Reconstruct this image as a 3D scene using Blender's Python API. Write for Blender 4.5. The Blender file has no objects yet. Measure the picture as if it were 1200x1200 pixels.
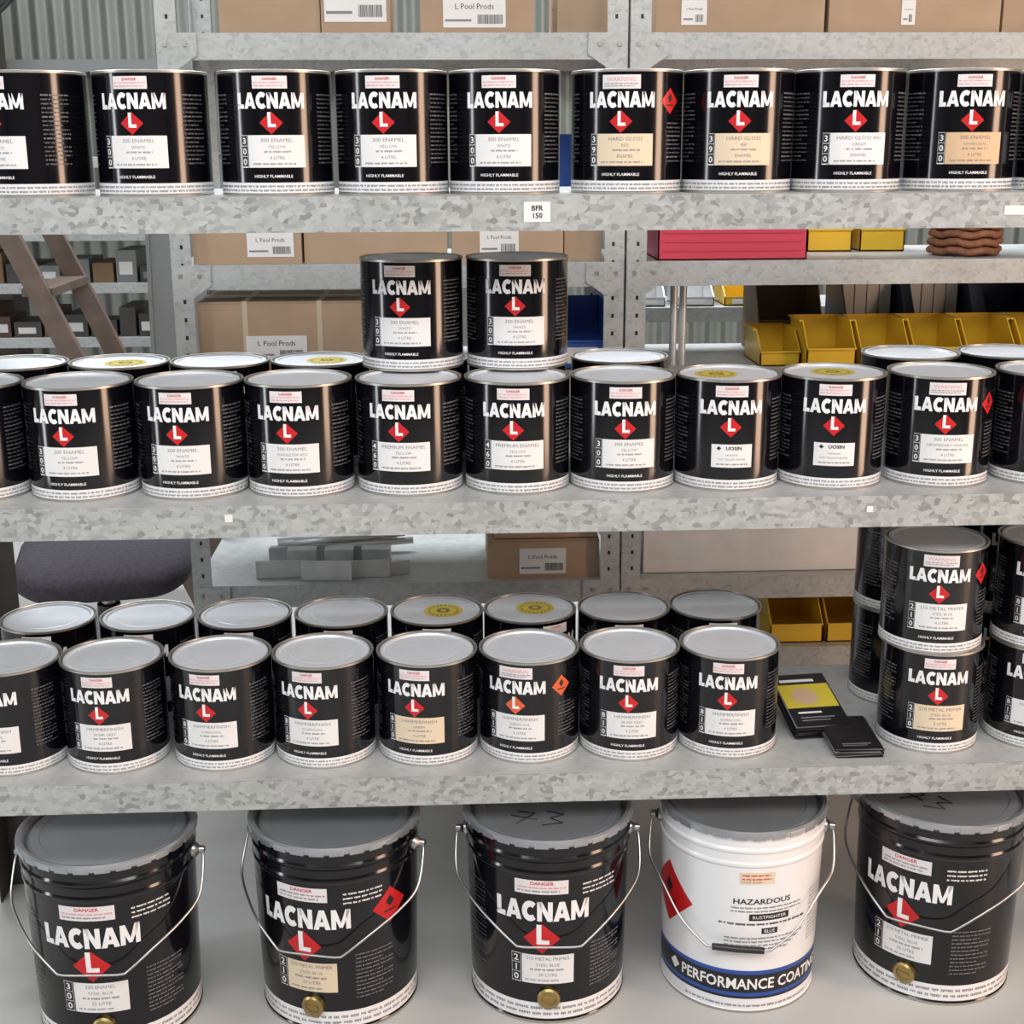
import bpy, bmesh, random
from math import *
from mathutils import Matrix, Vector
random.seed(7)
S=bpy.context.scene
S.view_settings.view_transform='Standard'
COL=S.collection
# ------------------------------------------------------------------ materials
M={}
def mat(name,c,rough=.5,metal=0.,spec=.5,var=0.,vscale=20.,coat=0.,bump=0.):
    m=bpy.data.materials.new(name); m.use_nodes=True
    nt=m.node_tree; b=nt.nodes['Principled BSDF']
    b.inputs['Base Color'].default_value=(*c,1); b.inputs['Roughness'].default_value=rough
    b.inputs['Metallic'].default_value=metal; b.inputs['Specular IOR Level'].default_value=spec
    b.inputs['Coat Weight'].default_value=coat; b.inputs['Coat Roughness'].default_value=.05
    if var>0 or bump>0:
        tc=nt.nodes.new('ShaderNodeTexCoord'); n=nt.nodes.new('ShaderNodeTexNoise')
        n.inputs['Scale'].default_value=vscale; n.inputs['Detail'].default_value=5
        nt.links.new(tc.outputs['Object'],n.inputs['Vector'])
        if var>0:
            r=nt.nodes.new('ShaderNodeValToRGB')
            r.color_ramp.elements[0].position=.3; r.color_ramp.elements[1].position=.7
            r.color_ramp.elements[0].color=(*[max(0,x*(1-var)) for x in c],1)
            r.color_ramp.elements[1].color=(*[min(1,x*(1+var)) for x in c],1)
            nt.links.new(n.outputs['Fac'],r.inputs[0]); nt.links.new(r.outputs[0],b.inputs['Base Color'])
        if bump>0:
            bp=nt.nodes.new('ShaderNodeBump'); bp.inputs['Strength'].default_value=bump; bp.inputs['Distance'].default_value=.002
            nt.links.new(n.outputs['Fac'],bp.inputs['Height']); nt.links.new(bp.outputs[0],b.inputs['Normal'])
    M[name]=m; return m
mat('black_enamel',(.003,.003,.005),.13,0,.58)
mat('tin',(.46,.445,.41),.38,.85)
mat('lid_metal',(.78,.81,.86),.40,.35,var=.05,vscale=14)
mat('pail_lid_metal',(.40,.42,.45),.28,.7,var=.10,vscale=9)
mat('lid_groove',(.16,.16,.16),.4,.6)
mat('label_white',(.74,.74,.74),.5)
mat('label_cream',(.70,.58,.42),.55)
mat('label_tan',(.62,.43,.26),.55)
mat('print_white',(.80,.80,.81),.45)
mat('print_black',(.01,.01,.012),.4)
mat('print_grey',(.20,.20,.22),.5)
mat('print_lab',(.24,.24,.26),.5)
mat('print_side',(.12,.12,.13),.5)
mat('print_dim',(.05,.05,.055),.5)
mat('print_red',(.52,.012,.015),.35)
mat('print_pink',(.66,.28,.30),.4)
mat('print_orange',(.66,.11,.035),.35)
mat('print_blue',(.02,.07,.33),.35)
mat('tag_white',(.72,.68,.69),.5)
mat('sticker_yellow',(.66,.53,.05),.5)
mat('white_enamel',(.76,.77,.79),.18)
mat('brass',(.42,.32,.13),.35,1.0)
mat('wire',(.50,.50,.50),.32,1.0)
mat('plastic_black',(.02,.02,.022),.4)
mat('cardboard',(.40,.285,.19),.8,var=.08,vscale=9)
mat('cardboard_dark',(.22,.14,.08),.85)
mat('tape',(.55,.45,.34),.35)
mat('bin_yellow',(.70,.45,.03),.35)
mat('bin_brown',(.17,.10,.05),.5)
mat('bin_blue',(.03,.10,.38),.4)
mat('bin_red',(.55,.05,.09),.4)
mat('bin_navy',(.02,.025,.06),.4)
mat('fabric_dark',(.045,.04,.05),.9,var=.25,vscale=90,bump=.4)
mat('alu',(.66,.67,.68),.4,.5,var=.1,vscale=30)
mat('ladder_metal',(.15,.11,.09),.5,.2,var=.2,vscale=15)
mat('post_paint',(.07,.065,.06),.5,.2,var=.1,vscale=15)
mat('pipe_copper',(.10,.05,.04),.5,.2)
mat('rope',(.22,.09,.045),.7,var=.3,vscale=60)
mat('duct_grey',(.20,.21,.21),.5,.2,var=.08,vscale=4)
mat('shelf_paint',(.74,.75,.75),.5,.1,var=.05)
mat('wall_paint',(.12,.12,.12),.8,var=.1,vscale=2)
mat('ceiling_paint',(.35,.35,.35),.8,var=.1,vscale=2)
mat('corrugated_steel',(.21,.225,.205),.45,.3,var=.08,vscale=3)
mat('concrete',(.49,.49,.475),.5,0,.4,var=.13,vscale=2.2)
def galv(name,a,b_,metal=.45,rough=.42,sc=75,bigv=.1):
    m=bpy.data.materials.new(name); m.use_nodes=True; nt=m.node_tree; b=nt.nodes['Principled BSDF']
    tc=nt.nodes.new('ShaderNodeTexCoord'); mp=nt.nodes.new('ShaderNodeMapping'); mp.inputs['Scale'].default_value=(.9,1,1.25); mp.inputs['Rotation'].default_value=(0,.5,0)
    n=nt.nodes.new('ShaderNodeTexNoise'); n.inputs['Scale'].default_value=60; n.inputs['Detail'].default_value=1
    mx=nt.nodes.new('ShaderNodeMix'); mx.data_type='VECTOR'; mx.inputs['Factor'].default_value=.012
    v=nt.nodes.new('ShaderNodeTexVoronoi'); v.inputs['Scale'].default_value=sc
    sp=nt.nodes.new('ShaderNodeSeparateColor'); r=nt.nodes.new('ShaderNodeValToRGB')
    big=nt.nodes.new('ShaderNodeTexNoise'); big.inputs['Scale'].default_value=5; big.inputs['Detail'].default_value=3
    mr=nt.nodes.new('ShaderNodeMapRange'); mr.inputs[1].default_value=.3; mr.inputs[2].default_value=.7; mr.inputs[3].default_value=1-bigv; mr.inputs[4].default_value=1+bigv
    mul=nt.nodes.new('ShaderNodeMix'); mul.data_type='RGBA'; mul.blend_type='MULTIPLY'; mul.inputs[0].default_value=1
    e=r.color_ramp.elements; e[0].position=.0; e[0].color=(*a,1); e[1].position=1; e[1].color=(*b_,1)
    x=e.new(.2); x.color=(*[p*.55+q*.45 for p,q in zip(a,b_)],1); x=e.new(.45); x.color=(*[p*.3+q*.7 for p,q in zip(a,b_)],1)
    L=nt.links.new
    L(tc.outputs['Object'],mp.inputs['Vector']); L(mp.outputs[0],n.inputs['Vector']); L(mp.outputs[0],big.inputs['Vector'])
    L(mp.outputs[0],mx.inputs[4]); L(n.outputs['Color'],mx.inputs[5]); L(mx.outputs[1],v.inputs['Vector'])
    L(v.outputs['Color'],sp.inputs[0]); L(sp.outputs[0],r.inputs[0]); L(big.outputs['Fac'],mr.inputs[0])
    L(r.outputs[0],mul.inputs[6]); L(mr.outputs[0],mul.inputs[7]); L(mul.outputs[2],b.inputs['Base Color'])
    rr=nt.nodes.new('ShaderNodeMapRange'); rr.inputs[3].default_value=rough-.08; rr.inputs[4].default_value=rough+.10
    L(sp.outputs[1],rr.inputs[0]); L(rr.outputs[0],b.inputs['Roughness'])
    b.inputs['Metallic'].default_value=metal
    M[name]=m
galv('galvanised',(.25,.27,.27),(.47,.50,.50),.3,.45,112,.08)
galv('galv_back',(.38,.40,.40),(.50,.52,.52),.3,.45,110)
galv('galv_plain',(.45,.465,.465),(.53,.545,.545),.2,.45,90,.05)

# ------------------------------------------------------------------ mesh builder
class B:
    def __init__(s): s.v=[];s.f=[];s.m=[];s.sm=[];s.mats=[]
    def mi(s,n):
        if n not in s.mats: s.mats.append(n)
        return s.mats.index(n)
    def add(s,vs,fs,m,smooth=False,T=None):
        o=len(s.v); k=s.mi(m)
        for p in vs:
            p=Vector(p); s.v.append(T@p if T else p)
        for f in fs: s.f.append([i+o for i in f]); s.m.append(k); s.sm.append(smooth)
    def box(s,a,b,m,T=None):
        x0,y0,z0=a;x1,y1,z1=b
        s.add([(x0,y0,z0),(x1,y0,z0),(x1,y1,z0),(x0,y1,z0),(x0,y0,z1),(x1,y0,z1),(x1,y1,z1),(x0,y1,z1)],
          [(3,2,1,0),(4,5,6,7),(0,1,5,4),(1,2,6,5),(2,3,7,6),(3,0,4,7)],m,False,T)
    def lathe(s,prof,n=96,T=None,smooth=True):
        for r0,z0,r1,z1,m in prof:
            vs=[];fs=[]
            for i in range(n):
                a=2*pi*i/n; c,q=cos(a),sin(a)
                vs+= [(r0*c,r0*q,z0),(r1*c,r1*q,z1)]
            for i in range(n):
                j=(i+1)%n
                if r1<1e-6: fs.append((2*i,2*j,2*i+1))
                elif r0<1e-6: fs.append((2*i,2*j+1,2*i+1))
                else: fs.append((2*i,2*j,2*j+1,2*i+1))
            s.add(vs,fs,m,smooth,T)
    def tube(s,pts,r,m,n=10,closed=False):
        pts=[Vector(p) for p in pts]; rings=[]; prev=None
        for i,p in enumerate(pts):
            t=(pts[min(i+1,len(pts)-1)]-pts[max(i-1,0)])
            if closed: t=pts[(i+1)%len(pts)]-pts[i-1]
            t.normalize()
            if prev is None: u=t.orthogonal().normalized()
            else: u=(prev-t*prev.dot(t)).normalized()
            prev=u; w=t.cross(u)
            rings.append([p+u*r*cos(2*pi*k/n)+w*r*sin(2*pi*k/n) for k in range(n)])
        vs=[q for R_ in rings for q in R_]; fs=[]
        L=len(pts)
        for i in range(L if closed else L-1):
            j=(i+1)%L
            for k in range(n): fs.append((i*n+k,i*n+(k+1)%n,j*n+(k+1)%n,j*n+k))
        if not closed: fs+= [tuple(range(n))[::-1],tuple((L-1)*n+k for k in range(n))]
        s.add(vs,fs,m,True)
    def mesh(s,name):
        me=bpy.data.meshes.new(name); me.from_pydata([tuple(p) for p in s.v],[],s.f)
        for n in s.mats: me.materials.append(M[n])
        me.polygons.foreach_set('material_index',s.m); me.polygons.foreach_set('use_smooth',s.sm)
        me.update(); return me
def obj(name,me,loc=(0,0,0),rz=0,parent=None):
    o=bpy.data.objects.new(name,me); COL.objects.link(o); o.location=loc; o.rotation_euler=(0,0,rz)
    if parent: o.parent=parent
    return o
# ------------------------------------------------------------------ flat artwork
_tc={}
def text2d(st,bold=0.):
    k=(st,bold)
    if k in _tc: return _tc[k]
    c=bpy.data.curves.new('t','FONT'); c.body=st; c.resolution_u=2; c.offset=bold; c.align_x='CENTER'
    o=bpy.data.objects.new('t',c); COL.objects.link(o)
    dg=bpy.context.evaluated_depsgraph_get(); dg.update()
    me=bpy.data.meshes.new_from_object(o.evaluated_get(dg))
    vs=[(v.co.x,v.co.y) for v in me.vertices]; fs=[tuple(p.vertices) for p in me.polygons]
    bpy.data.objects.remove(o); bpy.data.meshes.remove(me); bpy.data.curves.remove(c)
    _tc[k]=(vs,fs); return vs,fs
def glyphs():
    g={}
    g['L']=(.64,[[(0,0),(.64,0),(.64,.27),(.0,.27)],[(0,.2),(.34,.2),(.34,1),(0,1)]])
    g['A']=(1.08,[[(0,0),(.33,0),(.56,.72),(.54,1),(.37,1)],[(1.08,0),(.75,0),(.52,.72),(.54,1),(.71,1)],[(.28,.17),(.80,.17),(.72,.40),(.36,.40)],[(.37,1),(.71,1),(.60,.68),(.48,.68)]])
    q=[];n=14
    for i in range(n):
        a0=radians(48+264*i/n);a1=radians(48+264*(i+1)/n)
        q.append([(.5+.53*cos(a),.5+.53*sin(a)) for a in (a0,a1)]+[(.52+.22*cos(a),.5+.22*sin(a)) for a in (a1,a0)])
    g['C']=(.90,q)
    g['N']=(.98,[[(0,0),(.30,0),(.30,1),(0,1)],[(.68,0),(.98,0),(.98,1),(.68,1)],[(0,1),(.32,1),(.98,0),(.66,0)]])
    g['M']=(1.20,[[(0,0),(.29,0),(.29,1),(0,1)],[(.91,0),(1.2,0),(1.2,1),(.91,1)],[(0,1),(.31,1),(.70,.08),(.50,.08)],[(1.2,1),(.89,1),(.50,.08),(.70,.08)]])
    return g
G=glyphs()
class Art:
    def __init__(s): s.items=[]
    def poly(s,p,layer,m): s.items.append((p,[tuple(range(len(p)))],layer,m))
    def rect(s,x0,z0,x1,z1,layer,m): s.poly([(x0,z0),(x1,z0),(x1,z1),(x0,z1)],layer,m)
    def text(s,st,x,z,h,layer,m,sx=1.,bold=0.,align='C'):
        vs,fs=text2d(st,bold)
        if not vs: return
        k=h/.70; off=0
        if align=='L': off=-min(v[0] for v in vs)*k*sx
        s.items.append(([(x+off+v[0]*k*sx,z+v[1]*k) for v in vs],fs,layer,m))
    def logo(s,x,z,h,w,layer,m):
        word='LACNAM'; tot=sum(G[c][0] for c in word)+.05*5; k=w/tot; p=x-w/2
        for c in word:
            for q in G[c][1]: s.poly([(p+a*k,z+b*h) for a,b in q],layer,m)
            p+=(G[c][0]+.05)*k
    def diamond(s,x,z,a,m,L=True):
        s.poly([(x,z-a),(x+a*1.05,z),(x,z+a),(x-a*1.05,z)],3,m)
        if L:
            s.rect(x-.30*a,z-.30*a,x-.02*a,z+.92*a,4,'print_white'); s.rect(x-.30*a,z-.38*a,x+.42*a,z-.10*a,4,'print_white')
    def bars(s,x0,x1,z,h,layer,m,lw=.0012,seed=0):
        rr=random.Random(seed); x=x0
        while x<x1:
            n=rr.randint(2,8)
            for i in range(n):
                if x+lw>x1: break
                s.rect(x,z+(h*.25 if rr.random()<.25 else 0),x+lw*.72,z+h,layer,m); x+=lw
            x+=lw*1.1
    def wrap(s,b,Rf,cx=0.,step=.006):
        layers={}
        for vs,fs,l,m in s.items: layers.setdefault((l,m),[]).append((vs,fs))
        for (l,m),its in layers.items():
            bm=bmesh.new()
            for vs,fs in its:
                bv=[bm.verts.new((x,0,z)) for x,z in vs]
                for f in fs:
                    try: bm.faces.new([bv[i] for i in f])
                    except ValueError: pass
            xs=[v.co.x for v in bm.verts]
            k=floor(min(xs)/step)+1
            while k*step<max(xs):
                bmesh.ops.bisect_plane(bm,geom=bm.verts[:]+bm.edges[:]+bm.faces[:],plane_co=(k*step,0,0),plane_no=(1,0,0)); k+=1
            bm.verts.index_update()
            V=[]
            for v in bm.verts:
                z=v.co.z; R=Rf(z); t=v.co.x/Rf(0); q=R+.00022+.00018*l
                V.append((q*sin(t),-q*cos(t),z))
            b.add(V,[tuple(v.index for v in f.verts) for f in bm.faces],m); bm.free()
# ------------------------------------------------------------------ 4 litre can
R=.086; H=.1824
def can_mesh(label='label_white',num='300',lines=('300 ENAMEL','YELLOW','4 LITRE'),warn=False,side=False,small=False,sticker=False,dia='print_red',flam=True,seed=1,stoff=(0,0)):
    b=B()
    t='tin'
    b.lathe([(0,.003,R-.005,.003,t),(R-.005,.003,R-.004,0,t),(R-.004,0,R+.0006,0,t),(R+.0006,0,R+.0008,.0028,t),(R+.0008,.0028,R,.0036,t),
             (R,.0036,R,H-.0045,'black_enamel'),(R,H-.0045,R+.0008,H-.004,t),(R+.0008,H-.004,R+.0008,H-.0006,t),(R+.0008,H-.0006,R-.0002,H,t),(R-.0002,H,R-.0022,H-.0004,t),
             (R-.0022,H-.0004,R-.003,H-.0045,t),(R-.003,H-.0045,R-.0055,H-.0048,'lid_groove'),(R-.0055,H-.0048,R-.0065,H-.0018,'lid_metal'),(R-.0065,H-.0018,R-.0115,H-.0014,'lid_metal'),
             (R-.0115,H-.0014,R-.0135,H-.0042,'lid_metal'),(R-.0135,H-.0042,.055,H-.0044,'lid_metal'),(.055,H-.0044,.0535,H-.0040,'lid_metal'),(.0535,H-.0040,0,H-.0040,'lid_metal')])
    a=Art()
    C=2*pi*R
    a.rect(-C/2+.0003,.0040,C/2-.0003,.0195,0,'print_white')
    a.bars(-C/2+.01,C/2-.01,.0125,.0030,1,'print_grey',.0016,seed); a.bars(-C/2+.01,C/2-.01,.0065,.0030,1,'print_grey',.0016,seed+3)
    if warn:
        a.rect(-.029,.1535,.029,.1735,1,'tag_white'); a.text('WARNING',0,.164,.0062,2,'print_pink',1.05); a.bars(-.026,.026,.160,.0018,2,'print_grey',.001,2); a.bars(-.026,.02,.1565,.0018,2,'print_grey',.001,3)
    else:
        a.rect(-.026,.1550,.026,.1730,1,'tag_white'); a.text('DANGER',0,.1668,.0038,2,'print_red',1.0,.02)
        a.bars(-.024,.024,.1625,.0019,2,'print_pink',.0012,4); a.bars(-.024,.022,.158,.0019,2,'print_pink',.0012,5)
    a.logo(0,.1265,.0230,.103,2,'print_white')
    a.diamond(0,.1062,.0165,dia)
    if small:
        a.rect(-.030,.040,.036,.078,1,'label_white'); a.text('UOSIN',.006,.069,.0055,2,'print_black',1.1,.03)
        a.poly([(-.022,.0715),(-.018,.068),(-.014,.0715),(-.018,.075)],2,'print_black')
        a.text('SKYBOND',.003,.059,.003,2,'print_grey'); a.text('FAST YELLOW ENAMEL',.003,.052,.003,2,'print_grey'); a.bars(-.022,.03,.044,.0025,2,'print_grey',.0012,9)
    else:
        a.rect(-.0485,.0415,-.0380,.0885,1,'print_white')
        for i,ch in enumerate(num):
            z=.0740-.0152*i; a.rect(-.0481,z-.0005,-.0384,z+.0139,2,'print_black')
            a.text(ch,-.04325,z+.0022,.0086,3,'print_white',1.05,.015)
        a.rect(-.0370,.0415,.050,.0885,1,label)
        a.text(lines[0],.007,.0785,.0054,2,'print_grey',1.15)
        a.text(lines[1],.007,.0695,.0044,2,'print_lab',1.05)
        a.text(lines[2],.007,.0535,.0046,2,'print_grey',1.05); a.bars(-.012,.030,.0630,.0028,2,'print_lab',.0018,seed)
        a.bars(-.030,.035,.0455,.0026,2,'print_lab',.0016,seed+1)
    if flam: a.text('HIGHLY FLAMMABLE',0,.0268,.0042,2,'print_white',1.05,.01)
    for sx,x0 in ((1,.076),(-1,-.120)):
        for i in range(17):
            z=.146-.0062*i
            if side and sx>0 and i<7: continue
            a.bars(x0,x0+.044-(.012 if i%4==3 else 0),z,.0022,1,'print_side' if i%5 else 'print_grey',.0014,seed*50+i+(7 if sx<0 else 0))
    if side:
        x=.082; z=.136; a.poly([(x,z-.019),(x+.019,z),(x,z+.019),(x-.019,z)],1,dia); a.poly([(x,z-.003),(x+.005,z+.004),(x,z+.012),(x-.005,z+.004)],2,'print_black'); a.rect(x-.008,z-.007,x+.008,z-.005,2,'print_black')
    a.wrap(b,lambda z:R)
    if sticker:
        sx,sy=stoff; n=40
        b.add([(sx,sy,H-.0036)]+[(sx+.036*cos(2*pi*i/n),sy+.036*sin(2*pi*i/n),H-.0036) for i in range(n)],[(0,i+1,(i+1)%n+1) for i in range(n)],'sticker_yellow')
        for i in range(22):
            an=2*pi*i/22; c,q=cos(an),sin(an)
            for r0,r1,w in ((.024,.030,.0024),(.006,.013,.0018)):
                b.add([(sx+r*c-u*w*q,sy+r*q+u*w*c,H-.0034) for r,u in ((r0,-.6),(r1,-.6),(r1,.6),(r0,.6))],[(0,1,2,3)],'bin_brown')
    return b.mesh('paint_can_mesh')
T={}
T['w300']=can_mesh()
T['w300b']=can_mesh(lines=('300 ENAMEL','WHITE','4 LITRE'),seed=3)
T['red']=can_mesh(lines=('300 ENAMEL','HARVESTER RED','4 LITRE'),num='300',seed=4)
T['prem']=can_mesh(num='460',lines=('PREMIUM ENAMEL','YELLOW','4 LITRE'),seed=5,flam=False)
T['cream_w']=can_mesh('label_cream','390',('HARD GLOSS','RED','ENAMEL'),warn=True,side=True,seed=6)
T['cream']=can_mesh('label_cream','390',('HARD GLOSS','400','ENAMEL'),seed=7)
T['w_hg']=can_mesh('label_white','390',('HARD GLOSS 400','CREAM','ENAMEL'),seed=8)
T['tan']=can_mesh('label_tan','300',('300 ENAMEL','CHARCOAL','4 LITRE'),seed=9)
T['small']=can_mesh(small=True,sticker=True,flam=False,seed=10,stoff=(-.02,.0))
T['small2']=can_mesh(small=True,sticker=True,flam=False,seed=11,stoff=(.0,.01))
T['warn']=can_mesh('label_white','300',('300 ENAMEL','DROMEDARY ORANGE','4 LITRE'),warn=True,side=True,small=False,seed=12)
T['ham']=can_mesh('label_white','810',('HAMMERFINISH','SILVER GREY','4 LITRE'),seed=13)
T['ham2']=can_mesh('label_white','810',('HAMMERFINISH','CHARCOAL','4 LITRE'),seed=14)
T['hamc']=can_mesh('label_cream','810',('HAMMERFINISH','GREEN','4 LITRE'),seed=15)
T['hamo']=can_mesh('label_white','810',('HAMMERFINISH','GREEN H18','4 LITRE'),warn=True,side=True,dia='print_orange',seed=16)
T['metal']=can_mesh('label_cream','210',('210 METAL PRIMER','STEEL BLUE','4 LITRE'),seed=17)
T['metalw']=can_mesh('label_white','210',('210 METAL PRIMER','STEEL BLUE','4 LITRE'),warn=True,side=True,seed=18)
T['stick']=can_mesh(sticker=True,seed=19,stoff=(.012,.0))
Z1,Z2,Z3=1.5599,1.0885,.6169
YF,YB=.1232,.3245
def can(t,x,y,z,deg): obj('paint_can',T[t],(x,y,z+.0002),radians(deg))
for t,x,d in [('w300b',-.635,-24),('w300b',-.4504,-9),('w300',-.2619,2),('w300',-.0824,-7),('w300b',.0921,-8),('cream_w',.2834,-13),('cream',.4579,-9),('w_hg',.6324,-7),('tan',.8123,-7),('w300',.9944,-20)]: can(t,x,YF,Z1,d)
for t,x,d in [('w300',-.775,3),('w300',-.5986,-5),('w300b',-.4208,-6),('red',-.246,-8),('prem',-.0671,-10),('prem',.1101,-7),('w300',.2846,-4),('small',.4591,-7),('small2',.6336,-12),('warn',.8143,-11),('cream_w',.9994,-10)]: can(t,x,YF,Z2,d)
for t,x,d in [('w300',-.755,0),('stick',-.5783,-20),('w300',-.4031,10),('stick',-.228,0),('w300',-.0535,0),('w300',.121,0),('w300',.3035,-7),('w300',.8302,-7),('w300',1.0067,-7)]: can(t,x,YB,Z2,d)
can('w300b',-.0615,.247,Z2+H,-12); can('w300b',.1170,.247,Z2+H,-5)
for t,x,d in [('ham2',-.7553,-12),('ham',-.5822,-5),('ham2',-.3992,-10),('ham2',-.2251,-14),('hamc',-.047,-14),('hamo',.1294,-19),('ham',.304,-8),('ham2',.4783,-12),('metal',.837,-10)]: can(t,x,YF,Z3,d)
can('metalw',.830,YF,Z3+H,-13)
for t,x,d in [('ham',-.744,0),('ham',-.5639,0),('ham',-.3858,0),('ham',-.2079,0),('stick',-.0307,0),('stick',.1429,30),('ham',.3191,0),('ham',.4916,0),('ham',.845,0)]: can(t,x,YB,Z3,d)
can('ham',.845,YB,Z3+H,10)
can('ham',1.03,YF,Z3,-25); can('ham2',1.03,YF,Z3+H,-25); can('ham',1.03,YB,Z3,0); can('ham',1.03,YB,Z3+H,0)
# ------------------------------------------------------------------ 20 litre pails
FL=.175; PH=.350
def RP(z): return .1355+.007*min(1,z/.32)
def pail_body(kind='black',label='label_white',num='300',l0='300 ENAMEL',side=False,plug=True,seed=1,mark=False):
    b=B(); base='black_enamel' if kind=='black' else 'white_enamel'; t='tin'
    rows=[(0,.006,RP(0)-.006,.006,t),(RP(0)-.006,.006,RP(0)-.005,0,t),(RP(0)-.005,0,RP(0)+.001,0,t),(RP(0)+.001,0,RP(0)+.0015,.005,t),(RP(0)+.0015,.005,RP(.007),.007,base)]
    zs=[.007,.10,.20,.282,.286,.290,.294,.308,.312,.316,.320,.336]; bead={.286:.0022,.290:.0022,.312:.0025,.316:.0025}
    for z0,z1 in zip(zs,zs[1:]): rows.append((RP(z0)+bead.get(z0,0),z0,RP(z1)+bead.get(z1,0),z1,base))
    r=RP(.336); l='pail_lid_metal'
    rows+=[(r,.336,r+.004,.3385,l),(r+.004,.3385,r+.006,.341,l),(r+.006,.341,r+.0055,.348,l),(r+.0055,.348,r+.002,.351,l),(r+.002,.351,r-.004,.350,l),(r-.004,.350,r-.007,.340,l),
           (r-.007,.340,r-.012,.339,'lid_groove'),(r-.012,.339,r-.016,.343,l),(r-.016,.343,r-.030,.343,l),(r-.030,.343,r-.033,.3405,l),(r-.033,.3405,0,.3405,l)]
    b.lathe(rows,112)
    for i in range(28):
        a=2*pi*i/28; T_=Matrix.Rotation(a,4,'Z')@Matrix.Translation((r+.0048,0,0)); b.box((-.001,-.012,.3380),(.0014,.012,.3455),'pail_lid_metal',T_)
    a=Art(); C=2*pi*RP(0)
    if kind=='black':
        a.rect(-C/2+.001,.009,C/2-.001,.040,0,'print_white'); a.bars(-C/2+.01,C/2-.01,.027,.005,1,'print_grey',.003,seed); a.bars(-C/2+.01,C/2-.01,.016,.005,1,'print_grey',.003,seed+2)
        a.rect(-.045,.250,.043,.276,1,'tag_white'); a.text('DANGER',0,.2675,.006,2,'print_red',1.1,.02); a.bars(-.04,.04,.2605,.003,2,'print_pink' if seed%2 else 'print_grey',.0017,seed); a.bars(-.04,.03,.254,.003,2,'print_grey',.0017,seed+5)
        a.logo(0,.199,.037,.158,2,'print_white'); a.diamond(0,.166,.029,'print_red')
        a.rect(-.052,.078,-.036,.134,1,'print_white')
        for i,ch in enumerate(num):
            z=.1162-.0182*i; a.rect(-.0514,z-.0005,-.0366,z+.0168,2,'print_black'); a.text(ch,-.044,z+.0025,.0115,3,'print_white',1.1,.015)
        a.rect(-.034,.078,.054,.134,1,label); a.text(l0,.010,.1235,.0062,2,'print_grey',1.0); a.text('STEEL BLUE',.010,.112,.0055,2,'print_lab'); a.text('20 LITRE',.010,.0925,.006,2,'print_grey'); a.bars(-.02,.04,.103,.004,2,'print_lab',.002,seed); a.bars(-.028,.03,.083,.003,2,'print_lab',.002,seed)
        for i in range(3): a.bars(.068,.135,.262-.0085*i,.0032,1,'print_white',.0020,seed+20+i)
        for i in range(12): a.bars(.085,.155-(.02 if i%3==2 else 0),.145-.0075*i,.0024,1,'print_grey',.0016,seed+30+i)
        for i in range(20): a.bars(-.17,-.105,.24-.0085*i,.0028,1,'print_dim' if i%2 else 'print_side',.0018,seed+60+i)
        if side:
            x,z=.150,.222; q=.034; a.poly([(x,z-q),(x+q,z),(x,z+q),(x-q,z)],1,'print_red'); a.poly([(x,z-.003),(x+.009,z+.006),(x,z+.018),(x-.009,z+.006)],2,'print_black'); a.rect(x-.013,z-.012,x+.013,z-.009,2,'print_black')
    else:
        a.rect(-C/2+.001,.028,C/2-.001,.033,0,'print_black'); a.rect(-C/2+.001,.033,C/2-.001,.040,0,'print_blue')
        a.rect(-C/2+.001,.040,C/2-.001,.076,0,'print_black'); a.rect(-C/2+.001,.076,C/2-.001,.084,0,'print_blue')
        a.text('PERFORMANCE COATINGS',.020,.0475,.0205,1,'print_white',.84,.02); a.poly([(-.160,.058),(-.148,.046),(-.136,.058),(-.148,.070)],1,'print_white'); a.text('PERFORMANCE COATINGS',.33,.0475,.0205,1,'print_white',.84,.02)
        a.bars(-.12,.12,.012,.004,1,'print_grey',.002,4)
        a.text('HAZARDOUS',.012,.214,.0100,1,'print_black',1.15,.02)
        for i in range(2): a.bars(-.04,.085,.205-.007*i,.003,1,'print_grey',.0016,i)
        a.rect(-.01,.182,.060,.195,1,'print_black'); a.text('RUSTFIGHTER',.025,.1855,.006,2,'print_white',1.1)
        a.bars(-.06,.10,.173,.004,1,'print_black',.002,8); a.rect(.012,.156,.040,.167,1,'print_black'); a.text('BLUE',.026,.1585,.006,2,'print_white')
        for i in range(4): a.bars(-.05,.095-.01*i,.146-.007*i,.0032,1,'print_grey',.0016,10+i)
        for i in range(14): a.bars(.11,.18-(.02 if i%3==2 else 0),.215-.0075*i,.0028,1,'print_grey',.0016,seed+30+i)
        a.rect(-.028,.252,.030,.274,1,'label_cream'); a.bars(-.024,.026,.267,.003,2,'print_red',.0016,2); a.bars(-.024,.026,.260,.003,2,'print_red',.0016,3); a.bars(-.024,.01,.255,.002,2,'print_grey',.0016,3)
        x,z=-.168,.190; q=.060; a.poly([(x,z-q),(x+q,z),(x,z+q),(x-q,z)],1,'print_red'); a.poly([(x,z-.003),(x+.012,z+.010),(x,z+.028),(x-.012,z+.010)],2,'print_black'); a.rect(x-.02,z-.016,x+.02,z-.012,2,'print_black')
    a.wrap(b,RP,step=.008)
    if plug:
        T_=Matrix.Translation((.012,-RP(.045)-.001,.052))@Matrix.Rotation(radians(90),4,'X')
        b.lathe([(.0195,-.004,.0195,.005,'brass'),(.0195,.005,.016,.0075,'brass'),(.016,.0075,.013,.0075,'brass'),(.013,.0075,.012,.004,'cardboard_dark'),(.012,.004,0,.004,'brass')],40,T_)
        b.box((-.010,-.002,.004),(.010,.002,.0065),'brass',T_)
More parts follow.
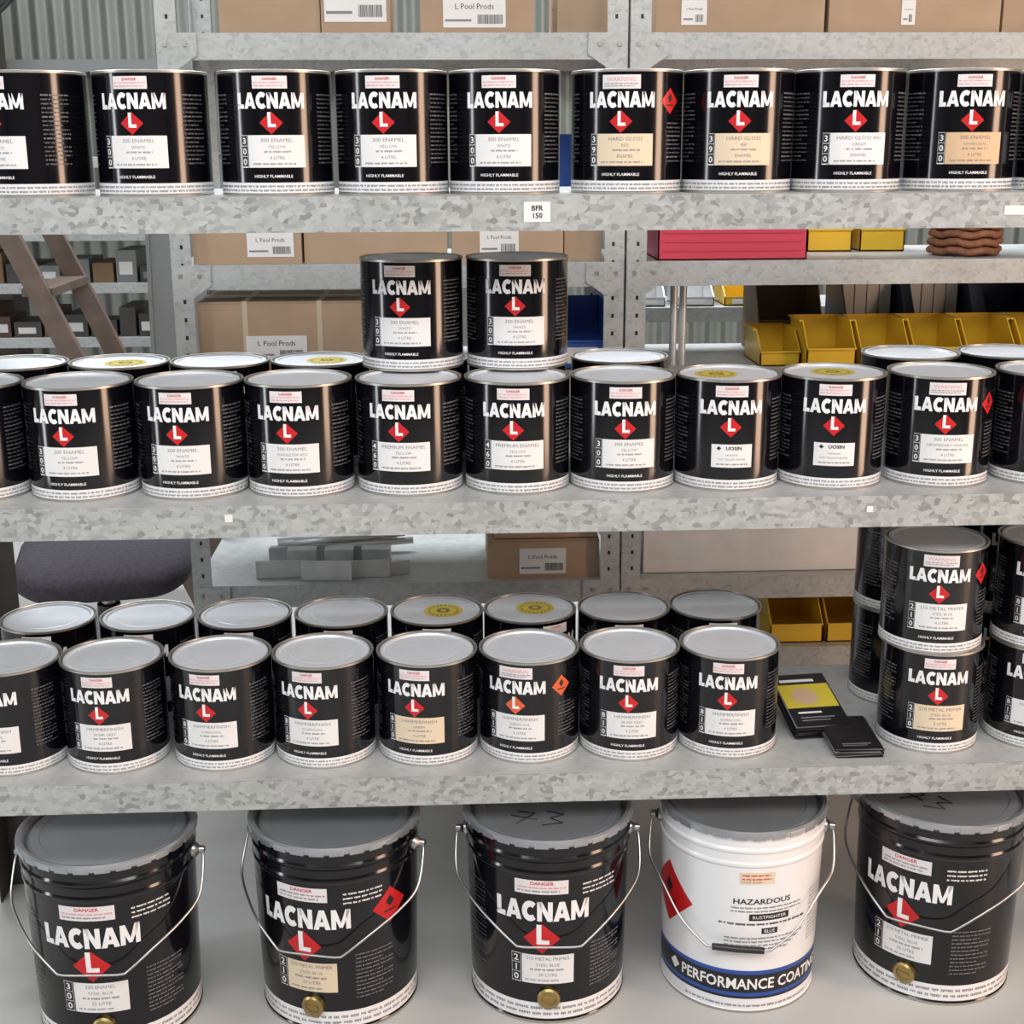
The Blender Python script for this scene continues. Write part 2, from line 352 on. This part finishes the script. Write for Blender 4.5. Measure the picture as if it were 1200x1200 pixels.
    if mark:
        for pts in ([(-.05,-.03),(-.02,.01),(-.05,.015)],[(-.06,.0),(-.015,-.012)],[(.0,.02),(.03,.01),(.008,-.005),(.03,-.02),(-.005,-.032)]):
            b.tube([(x,y-.04,.3408) for x,y in pts],.0014,'print_black',6)
    return b.mesh('pail_body')
def smoothpath(P,n=8):
    P=[Vector(p) for p in P]; out=[]
    for i in range(len(P)-1):
        p0=P[max(i-1,0)];p1=P[i];p2=P[i+1];p3=P[min(i+2,len(P)-1)]
        for k in range(n):
            t=k/n; out.append(.5*((2*p1)+(p2-p0)*t+(2*p0-5*p1+4*p2-p3)*t*t+(3*p1-p0-3*p2+p3)*t**3))
    out.append(P[-1]); return out
def handle_mesh(low=.150,grip=True):
    b=B(); r=RP(.3)
    half=[(r+.014,0,.300),(r+.018,-.010,.282),(r+.016,-.045,.240),(r-.006,-.082,.216),(.098,-.126,low+.032),(.060,-.149,low+.004),(.050,-.1525,low),(.030,-.1535,low-.001)]
    P=[(-x,y,z) for x,y,z in half]+[(x,y,z) for x,y,z in half[::-1]]
    b.tube(smoothpath(P,6),.0021,'wire',8)
    for s in (-1,1):
        T_=Matrix.Translation((s*(r-.001),0,.300))@Matrix.Rotation(s*radians(90),4,'Y')
        b.lathe([(.014,0,.013,.006,'wire'),(.013,.006,.007,.012,'wire'),(.007,.012,.006,.020,'wire'),(.006,.020,0,.022,'wire')],24,T_)
    if grip:
        b.tube([(-.044,-.1535,low),(-.04,-.1535,low),(0,-.154,low-.001),(.04,-.1535,low),(.044,-.1535,low)],.0060,'plastic_black',12)
    return b.mesh('pail_handle')
HM=handle_mesh(.160,False); HG=handle_mesh(.137,True)
for i,(x,y,rot,hrot,kw,hm) in enumerate([
  (-.592,.040,-3,-2,dict(num='300',seed=1),HM),
  (-.2116,.075,-20,-14,dict(num='210',l0='210 METAL PRIMER',label='label_cream',side=True,seed=2),HM),
  (.1591,.080,-8,-3,dict(num='210',l0='210 METAL PRIMER',seed=3,mark=True),HM),
  (.5058,.090,-1,-12,dict(kind='white',plug=False),HG),
  (.866,.092,-43,-30,dict(num='210',l0='210 METAL PRIMER',seed=6,mark=True),HM)]):
    e=bpy.data.objects.new('paint_pail',None); COL.objects.link(e); e.location=(x,y,FL+.0003)
    obj('pail_body',pail_body(**kw),(0,0,0),radians(rot),e); obj('bail_handle',hm,(0,0,0),radians(hrot),e)
# ------------------------------------------------------------------ front rack
def lshelf(b,x0,x1,y0,y1,zt,lip,m='galvanised',mt='galv_plain'):
    b.box((x0,y0,zt-.003),(x1,y1,zt),mt)
    b.box((x0,y0-.0015,zt-lip),(x1,y0+.0015,zt-.0001),m); b.box((x0,y1-.0015,zt-lip),(x1,y1+.0015,zt-.0001),m)
    b.box((x0,y0,zt-lip),(x1,y0+.014,zt-lip+.0015),m)
def upright(b,x,y,z0,z1,sx,sy,w=.040,m='galvanised',holes=True):
    b.box((min(x,x+sx*w),y-.001,z0),(max(x,x+sx*w),y+.001,z1),m)
    b.box((x-.001,min(y,y+sy*w),z0),(x+.001,max(y,y+sy*w),z1),m)
    if holes:
        z=z0+.04
        while z<z1-.02:
            cx=x+sx*w*.55
            b.box((cx-.003,y-.0016,z),(cx+.003,y+.0016,z+.009),'print_black'); z+=.040
b=B()
for z in (Z1,Z2,Z3): lshelf(b,-.91,1.40,0,.455,z,.052)
for x,sx in ((-.912,1),(1.402,-1)):
    upright(b,x,-.0035,FL,1.95,sx,1); upright(b,x,.460,FL,1.95,sx,-1,.072,'post_paint',False)
def ticket(px,z,w,h,txt):
    b.box((px-w/2,-.0026,z-h/2),(px+w/2,-.0017,z+h/2),'label_white')
    for i,t_ in enumerate(txt):
        vs,fs=text2d(t_,.02); k=.0075/.7; zz=z+.002-.011*i
        b.add([(px+v[0]*k,-.0030,zz+v[1]*k) for v in vs],fs,'print_black')
ticket(.135,Z1-.024,.040,.030,('BFR','150')); ticket(.872,Z1-.026,.05,.014,()); ticket(-.35,Z2-.02,.012,.012,())
ticket(.67,Z2-.022,.010,.010,())
obj('shelving_rack',b.mesh('rack_front'))
# ------------------------------------------------------------------ back racks
Y0=1.0
def rack(x0,x1,levels,ztop):
    b=B()
    for z in levels: lshelf(b,x0+.002,x1-.002,Y0+.002,Y0+.45,z,.055,'galv_back')
    for x,s in ((x0,1),(x1,-1)):
        upright(b,x,Y0-.002,FL,ztop,s,1,.044,'galv_back'); upright(b,x,Y0+.454,FL,ztop,s,-1,.044,'galv_back')
    for z in levels:
        for x,s in ((x0,1),(x1,-1)):
            b.add([(x,Y0-.004,z),(x+s*.085,Y0-.004,z),(x+s*.085,Y0-.004,z-.045),(x+s*.04,Y0-.004,z-.075),(x,Y0-.004,z-.075)],[(0,1,2,3,4) if s<0 else (4,3,2,1,0)],'galv_back')
            for dx in (.018,.06): b.box((x+s*dx-.004,Y0-.0075,z-.028),(x+s*dx+.004,Y0-.004,z-.020),'tin')
    obj('shelving_rack',b.mesh('rack_back'))
rack(-.61,.395,[1.867,1.38,1.13,.632],2.02)
rack(.402,1.55,[1.867,1.38,1.13,.632,.45],2.02)
# ------------------------------------------------------------------ cartons
def carton(x0,x1,y0,z0,h,d=.26,label=None,straps=(),rz=0,m='cardboard'):
    b=B(); w=x1-x0; b.box((-w/2,0,0),(w/2,d,h),m)
    b.box((-w/2-.0006,d/2-.001,h),(w/2+.0006,d/2+.001,h+.0008),'cardboard_dark')
    b.box((-w/2-.0008,d/2-.024,h),(w/2+.0008,d/2+.024,h+.0012),'tape')
    b.box((-w/2-.0009,d/2-.024,h*.55),(-w/2,d/2+.024,h),'tape'); b.box((w/2,d/2-.024,h*.55),(w/2+.0009,d/2+.024,h),'tape')
    b.box((-w/2,-.0005,h-.004),(w/2,0,h-.003),'cardboard_dark')
    for f in straps:
        x=-w/2+w*f; b.box((x-.006,-.0012,0),(x+.006,d+.001,h+.0018),'tape')
    if label:
        f0,f1,g0,g1=label; X0=-w/2+w*f0;X1=-w/2+w*f1;A0=h*g0;A1=h*g1
        b.box((X0,-.0022,A0),(X1,-.0002,A1),'label_white')
        hh=A1-A0; vs,fs=text2d('L Pool Prods',0.); ww=(X1-X0)*.62; cx=(X0+X1)/2
        mw=max(v[0] for v in vs)*2; k2=min(hh*.22/.7,ww/mw)
        b.add([(cx+v[0]*k2,-.0026,A0+hh*.60+v[1]*k2) for v in vs],fs,'print_black')
        rr=random.Random(int(w*9999))
        x=X0+(X1-X0)*.55
        while x<X1-.008: q=rr.choice((.0008,.0016)); b.box((x,-.0026,A0+hh*.12),(x+q,-.0022,A0+hh*.42),'print_black'); x+=q+.0012
        b.box((X0+.004,-.0026,A0+hh*.2),(X0+(X1-X0)*.45,-.0022,A0+hh*.27),'print_grey')
    return obj('cardboard_box',b.mesh('carton'),((x0+x1)/2,y0,z0+.0003),rz)
zt=1.867
carton(-.48,-.265,Y0+.03,zt,.13)
carton(-.262,-.115,Y0+.02,zt,.19,label=(.05,.95,.12,.55))
carton(-.05,.195,Y0+.03,zt,.15,label=(.2,.75,.08,.50))
carton(.25,.36,Y0+.08,zt,.12)
carton(.46,.83,Y0+.03,zt,.17,label=(.15,.3,.1,.4))
carton(.84,1.22,Y0+.03,zt,.17,label=(.42,.5,.1,.4))
carton(1.23,1.5,Y0+.04,zt,.15)
zt=1.38
carton(-.565,-.325,Y0+.02,zt,.10,label=(.50,.93,.15,.70))
carton(-.32,.0,Y0+.03,zt,.115)
carton(.01,.26,Y0+.02,zt,.10,label=(.25,.6,.15,.75))
carton(.265,.35,Y0+.05,zt,.10)
carton(-.565,-.185,Y0+.0+.02,1.13,.165,label=(.28,.64,.20,.54),straps=(.28,.72))
carton(.085,.350,Y0+.02,.632,.095,label=(.28,.70,.12,.78))
carton(.10,.345,Y0+.03,.632+.0975,.05)
# ------------------------------------------------------------------ bins
def bin_(x,y,z,w,d,h,m,n='storage_bin',label=True,slope=True):
    b=B(); t=.003; fh=h*.45 if slope else h
    b.box((-w/2,0,0),(w/2,d,t),m)
    b.box((-w/2,d-t,0),(w/2,d,h),m); b.box((-w/2,0,0),(w/2,t,fh),m)
    for s in (-1,1):
        x0=s*w/2; x1=s*(w/2-t)
        P=[(0,0),(d,0),(d,h),(d*.35,h),(.0,fh)]
        vs=[(x0,p,q) for p,q in P]+[(x1,p,q) for p,q in P]; k=len(P)
        b.add(vs,[tuple(range(k)),tuple(range(2*k-1,k-1,-1))]+[(i,i+k,(i+1)%k+k,(i+1)%k) for i in range(k)],m)
        b.box((min(x0,x0+s*.006),d*.35,h-.004),(max(x0,x0+s*.006),d,h),m)
    b.box((-w/2,-.006,fh-.004),(w/2,t,fh),m)
    if not slope:
        for zz in (.2,.4,.6): b.box((-w*.46,-.003,h*zz),(w*.46,0,h*zz+.003),m)
    if label: b.box((-w*.3,-.0015,fh*.2),(w*.3,-.0003,fh*.75),'label_white')
    obj(n,b.mesh(n),(x,y,z+.0003))
zt=1.13
for x,w in ((.775,.095),(.885,.115),(1.01,.115),(1.135,.115),(1.26,.115),(1.39,.115)):
    bin_(x,Y0+.02+ (.04 if w<.1 else 0),zt,w,.17,.105 if w>.1 else .08,'bin_yellow',label=False)
bin_(.84,Y0+.24,zt+.0,.16,.18,.19,'bin_brown',label=False)
for x,m in ((1.05,'bin_navy'),(1.22,'bin_navy'),(1.40,'bin_navy')): bin_(x,Y0+.22,zt,.15,.20,.175,m,label=False)
for x in (1.05,1.22):
    b=B()
    for i in range(4):
        b.box((-.062+.031*i,0,0),(-.034+.031*i,.09,.19+.004*(i%2)),'label_white'); b.box((-.060+.031*i,-.0006,.172),(-.036+.031*i,0,.180),'print_red')
    obj('product_carton',b.mesh('product_cartons'),(x,Y0+.31,zt+.0035))
bin_(.305,Y0+.05,zt,.13,.2,.15,'bin_blue'); bin_(.26,Y0+.33,1.38,.14,.11,.28,'bin_blue')
bin_(.645,Y0+.02,1.38,.34,.25,.100,'bin_red','storage_crate',False,False)
for x in (.93,1.06): bin_(x,Y0+.25,1.38,.11,.15,.12,'bin_yellow',label=False)
for x in (.84,.98,1.12,1.26): bin_(x,Y0+.03,.45,.13,.2,.11,'bin_yellow',label=False)
b=B()
for i in range(4):
    for j in range(3):
        r=.075-.016*j; P=[(r*cos(2*pi*k/32)+.004*sin(k*2.1+i),r*sin(2*pi*k/32),.011+.019*i+.003*sin(k*1.3+j)) for k in range(32)]
        b.tube(P,.0085,'rope',8,True)
obj('rope_coil',b.mesh('rope_coil'),(1.215,Y0+.12,1.382))
b=B(); lshelf(b,.45,1.5,1.75,2.05,1.19,.04,'galv_back')
for x in (.46,1.49): upright(b,x,1.748,FL,1.25,1 if x<1 else -1,1)
for x in (.46,1.49): upright(b,x,2.052,FL,1.25,1 if x<1 else -1,-1)
obj('shelving_rack',b.mesh('rack_small'))
for i,x in enumerate((.56,.70,.84,.98)): bin_(x,1.78,1.19,.11,.16,.06,'alu' if i<2 else 'bin_yellow')
b=B()
for x in (.0,.022): b.lathe([(.0085,0,.0085,.24,'alu'),(.0085,.24,0,.24,'alu'),(0,0,.0085,0,'alu')],24,Matrix.Translation((x,0,0)))
obj('metal_tube',b.mesh('metal_tube'),(.527,Y0+.1,1.1303))
b=B()
def angle_piece(b,x,y,z,l,a,rz):
    T_=Matrix.Translation((x,y,z))@Matrix.Rotation(rz,4,'Z'); b.box((0,0,0),(l,a,.002),'alu',T_); b.box((0,0,0),(l,.002,a),'alu',T_)
for i,(x,y,l,a,rz) in enumerate([(-.47,.05,.12,.045,.05),(-.36,.03,.12,.05,-.05),(-.25,.04,.10,.045,.1),(-.45,.14,.16,.05,.2),(-.30,.14,.13,.055,-.15),(-.17,.05,.07,.035,.3)]):
    angle_piece(b,x,Y0+y,.6323+.0,l,a,rz)
for i in range(5): b.tube([(-.46+.02*i,Y0+.24,.65+.02*(i%2)),(-.18+.02*i,Y0+.27,.66+.02*(i%2))],.009,'alu',10)
for i in range(3): b.box((-.40+.09*i,Y0+.09,.64),(-.33+.09*i,Y0+.13,.69),'alu')
obj('aluminium_offcuts',b.mesh('aluminium_offcuts'))
b=B()
for i in range(4): b.box((.46,Y0+.04+.02*i,.634),(1.12+.03*i,Y0+.05+.02*i,.80-.012*i),'shelf_paint')
obj('shelf_panel_stack',b.mesh('shelf_panels'))
# ------------------------------------------------------------------ brochures
def leaflets(name,n,w,l,cover,loc,rz,tilt=0.):
    b=B(); rr=random.Random(n)
    TL=Matrix.Rotation(radians(tilt),4,'X')
    for i in range(n):
        T_=TL@Matrix.Translation((rr.uniform(-.0025,.0025),rr.uniform(-.004,.004),.0012*i))@Matrix.Rotation(rr.uniform(-.05,.05),4,'Z')
        b.box((-w/2,-l/2,0),(w/2,l/2,.0009),'print_black' if i%4 else 'print_grey',T_)
    z=.0012*n; k=l/2; h=w/2-.001
    b.box((-h,-k,z),(h,k,z+.0004),'print_black',TL)
    if cover:
        b.box((-h,-k*.30,z+.0004),(h,k*.62,z+.0006),'sticker_yellow',TL)
        q=24; c=[( (.022+.005*(i%2))*cos(2*pi*i/q)-.006,.010+(.022+.005*(i%2))*sin(2*pi*i/q),z+.0009) for i in range(q)]
        b.add(c,[tuple(range(q))],'label_tan',False,TL)
        b.box((-h*.8,k*.72,z+.0004),(h*.55,k*.82,z+.0007),'print_white',TL)
        b.box((-h*.7,-k*.52,z+.0004),(h*.2,-k*.46,z+.0007),'print_white',TL)
    b.box((-h*.7,-k*.70,z+.0004),(h*.6,-k*.66,z+.0007),'print_grey',TL); b.box((-h*.7,-k*.80,z+.0004),(h*.4,-k*.77,z+.0007),'print_grey',TL)
    zmin=min(v.z for v in b.v); obj(name,b.mesh(name),(loc[0],loc[1],Z3+.0004-zmin),rz)
leaflets('brochure_stack',22,.098,.150,True,(.640,.185),.10,14)
leaflets('brochure_stack',14,.080,.110,False,(.690,.085),.02,6)
# ------------------------------------------------------------------ office stool behind
b=B()
def rbox(b,w,d,h,z,m,r=.11,n=10):
    out=[]
    for cx,cy,a0 in ((w/2-r,d/2-r,0),(-w/2+r,d/2-r,90),(-w/2+r,-d/2+r,180),(w/2-r,-d/2+r,270)):
        for i in range(n+1): a=radians(a0+90*i/n); out.append((cx,cy,cos(a),sin(a)))
    prof=[(-.05,-.006),(-.02,0),(-.006,h*.15),(0,h*.40),(-.004,h*.62),(-.014,h*.80),(-.032,h*.92),(-.058,h*.98),(-.095,h)]
    vs=[];k=len(out)
    for dr,zz in prof:
        for cx,cy,c,s in out:
            X=cx+(r+dr)*c; Y=cy+(r+dr)*s
            sag=-.022*max(0,(-Y-d*.2)/(d*.3)) + .012*(abs(X)/(w/2))**2
            vs.append((X,Y,z+zz+sag))
    fs=[tuple(range(k))[::-1],tuple((len(prof)-1)*k+i for i in range(k))]
    for p in range(len(prof)-1):
        for i in range(k): j=(i+1)%k; fs.append((p*k+i,p*k+j,p*k+k+j,p*k+k+i))
    b.add(vs,fs,m,True)
rbox(b,.44,.44,.070,.385,'fabric_dark')
b.lathe([(.03,.10,.03,.30,'plastic_black'),(.018,.30,.018,.38,'wire'),(.10,.366,.10,.380,'plastic_black'),(0,.366,.10,.366,'plastic_black')],24)
for i in range(5):
    a=2*pi*i/5; b.tube([(0,0,.10),(.13*cos(a),.13*sin(a),.09),(.27*cos(a),.27*sin(a),.06)],.018,'plastic_black',8)
    T_=Matrix.Translation((.27*cos(a),.27*sin(a)-.011,.027))@Matrix.Rotation(radians(-90),4,'X'); b.lathe([(0,0,.026,0,'plastic_black'),(.026,0,.026,.022,'plastic_black'),(.026,.022,0,.022,'plastic_black')],20,T_)
obj('office_stool',b.mesh('office_stool'),(-.905,1.36,FL+.001),.2)
# ------------------------------------------------------------------ step ladder behind left (seen from the side)
b=B()
def bar(b,p,q,w,d,m):
    p=Vector(p);q=Vector(q);t=(q-p).normalized();u=Vector((0,1,0)); u=(u-t*u.dot(t)).normalized(); s=t.cross(u)
    vs=[c+u*a*d/2+s*e*w/2 for c in (p,q) for a,e in ((-1,-1),(1,-1),(1,1),(-1,1))]
    b.add(vs,[(0,1,2,3),(7,6,5,4),(0,4,5,1),(1,5,6,2),(2,6,7,3),(3,7,4,0)],m)
for y in (1.98,2.40):
    bar(b,(-1.42,y,1.75),(-.74,y,FL+.012),.060,.028,'ladder_metal'); bar(b,(-1.44,y,1.75),(-1.72,y,FL+.012),.045,.025,'ladder_metal')
for i in range(1,6):
    t=i/6; x=-1.42+.68*t; z=1.75-(1.75-FL)*t; b.box((x-.05,1.98,z-.012),(x+.04,2.40,z+.012),'ladder_metal')
    x=-1.44-.28*t; b.tube([(x,1.98,z),(x,2.40,z)],.012,'ladder_metal',8)
b.box((-1.53,1.96,1.74),(-1.33,2.42,1.775),'ladder_metal')
obj('step_ladder',b.mesh('step_ladder'))
b=B(); T_=Matrix.Translation((-.86,2.50,FL+.002))@Matrix.Rotation(radians(-6),4,'X')
b.box((-.15,0,0),(.15,.006,1.45),'duct_grey',T_); b.box((-.15,-.012,0),(-.138,0,1.45),'duct_grey',T_); b.box((.138,-.012,0),(.15,0,1.45),'duct_grey',T_); b.box((-.15,-.012,1.438),(.15,0,1.45),'duct_grey',T_)
obj('steel_sheet',b.mesh('steel_sheet'))
b=B()
for z in (.55,.95,1.15,1.34,1.60): lshelf(b,-2.3,-1.02,3.05,3.45,z,.035,'galv_back')
for x,s in ((-2.3,1),(-1.02,-1)): upright(b,x,3.048,FL,1.72,s,1); upright(b,x,3.452,FL,1.72,s,-1)
obj('shelving_rack',b.mesh('rack_far'))
b=B(); rr=random.Random(5)
for z in (.55,.95,1.15,1.34):
    x=-2.24
    while x<-1.12:
        w=rr.uniform(.05,.12); h=rr.uniform(.05,.13); m=rr.choice(['bin_navy','post_paint','cardboard_dark','bin_brown','pipe_copper','post_paint','duct_grey'])
        b.box((x,3.08,z+.0005),(x+w,3.08+rr.uniform(.15,.3),z+h),m)
        if rr.random()<.6: b.box((x+w*.15,3.0785,z+h*.25),(x+w*.8,3.0805,z+h*.65),'label_white' if rr.random()<.4 else 'duct_grey')
        x+=w+.012
obj('boxed_spare_parts',b.mesh('spare_parts'))
# ------------------------------------------------------------------ room
def room_box(n,a,c,m): b=B(); b.box(a,c,m); return obj(n,b.mesh(n))
room_box('floor',(-4,-5.2,FL-.1),(4,5,FL),'concrete')
b=B(); xs=[-4+8*i/1600 for i in range(1601)]
vs=[]
for x in xs: y=4.2+.012*sin(2*pi*x/.075); vs+=[(x,y,FL),(x,y,4.2)]
b.add(vs,[(2*i,2*i+2,2*i+3,2*i+1) for i in range(1600)],'corrugated_steel',True); b.box((-4,4.25,FL),(4,4.3,4.2),'wall_paint')
b.box((-4,4.12,1.95),(4,4.185,2.0),'duct_grey')
obj('wall_back',b.mesh('wall_back'))
b=B(); b.box((-2.02,3.86,FL),(-1.86,3.87,4.2),'post_paint'); b.box((-2.02,4.08,FL),(-1.86,4.09,4.2),'post_paint'); b.box((-1.945,3.87,FL),(-1.935,4.08,4.2),'post_paint')
obj('trim_1',b.mesh('portal_column'))
b=B()
for k in range(3):
    b.tube(smoothpath([(-2.3,3.7,1.95+.03*k),(-1.98,3.68,2.03+.02*k),(-1.7,3.7,2.20+.02*k),(-1.55,3.7,2.5),(-1.5,3.72,4.19)],8),.010,'plastic_black',8)
obj('power_cable',b.mesh('power_cable'))
room_box('wall_front',(-4,-5.3,FL),(4,-5.2,4.2),'wall_paint')
room_box('wall_left',(-4.1,-5.2,FL),(-4,4.2,4.2),'wall_paint')
b=B(); b.box((4,-5.2,FL),(4.1,-2.4,4.2),'wall_paint'); b.box((4,-1.2,FL),(4.1,4.2,4.2),'wall_paint'); b.box((4,-2.4,2.9),(4.1,-1.2,4.2),'wall_paint')
obj('wall_right',b.mesh('wall_right'))
room_box('ceiling',(-4,-5.2,4.2),(4,4.2,4.3),'ceiling_paint')
# ------------------------------------------------------------------ lights
def area(n,loc,rot,sx,sy,p,c=(1,1,1)):
    l=bpy.data.lights.new(n,'AREA'); l.shape='RECTANGLE'; l.size=sx; l.size_y=sy; l.energy=p; l.color=c
    o=bpy.data.objects.new(n,l); COL.objects.link(o); o.location=loc; o.rotation_euler=[radians(a) for a in rot]; return o
area('fill_aisle',(0,-2.9,4.0),(32,0,0),6,2.4,335,(.99,.99,.99))  # added overhead fill for the aisle; the ceiling has no opening there
area('fill_behind',(0,2.4,4.1),(-22,0,0),5,1.8,390,(.93,.965,1))  # added fill high behind the racks to brighten the lids
area('streak_light_right',(3.95,-1.8,1.5),(0,90,0),2.6,1.05,120,(1,.64,.43))  # added warm light, unseen, for the brown streaks reflected in the cans
area('streak_light_left',(-3.95,-1.2,1.6),(0,-90,0),2.6,.35,38,(.93,.97,1))  # added pale strip for highlights on left can edges; wall here is solid
w=bpy.data.worlds.new('world'); S.world=w; w.use_nodes=True; w.node_tree.nodes['Background'].inputs[0].default_value=(.75,.82,.9,1); w.node_tree.nodes['Background'].inputs[1].default_value=.8
# ------------------------------------------------------------------ camera
yaw,pitch,roll=.0458,.2621,-.0046
fw=Vector((sin(yaw)*cos(pitch),cos(yaw)*cos(pitch),-sin(pitch))); rt=Vector((cos(yaw),-sin(yaw),0)); up=rt.cross(fw)
r2=rt*cos(roll)+up*sin(roll); u2=-rt*sin(roll)+up*cos(roll)
m=Matrix((r2,u2,-fw)).transposed().to_4x4(); m.translation=Vector((0,-2.0819,1.63))
c=bpy.data.cameras.new('camera'); c.sensor_width=36; c.lens=1594.65*36/1200; c.clip_start=.05
co=bpy.data.objects.new('camera',c); COL.objects.link(co); co.matrix_world=m; S.camera=co
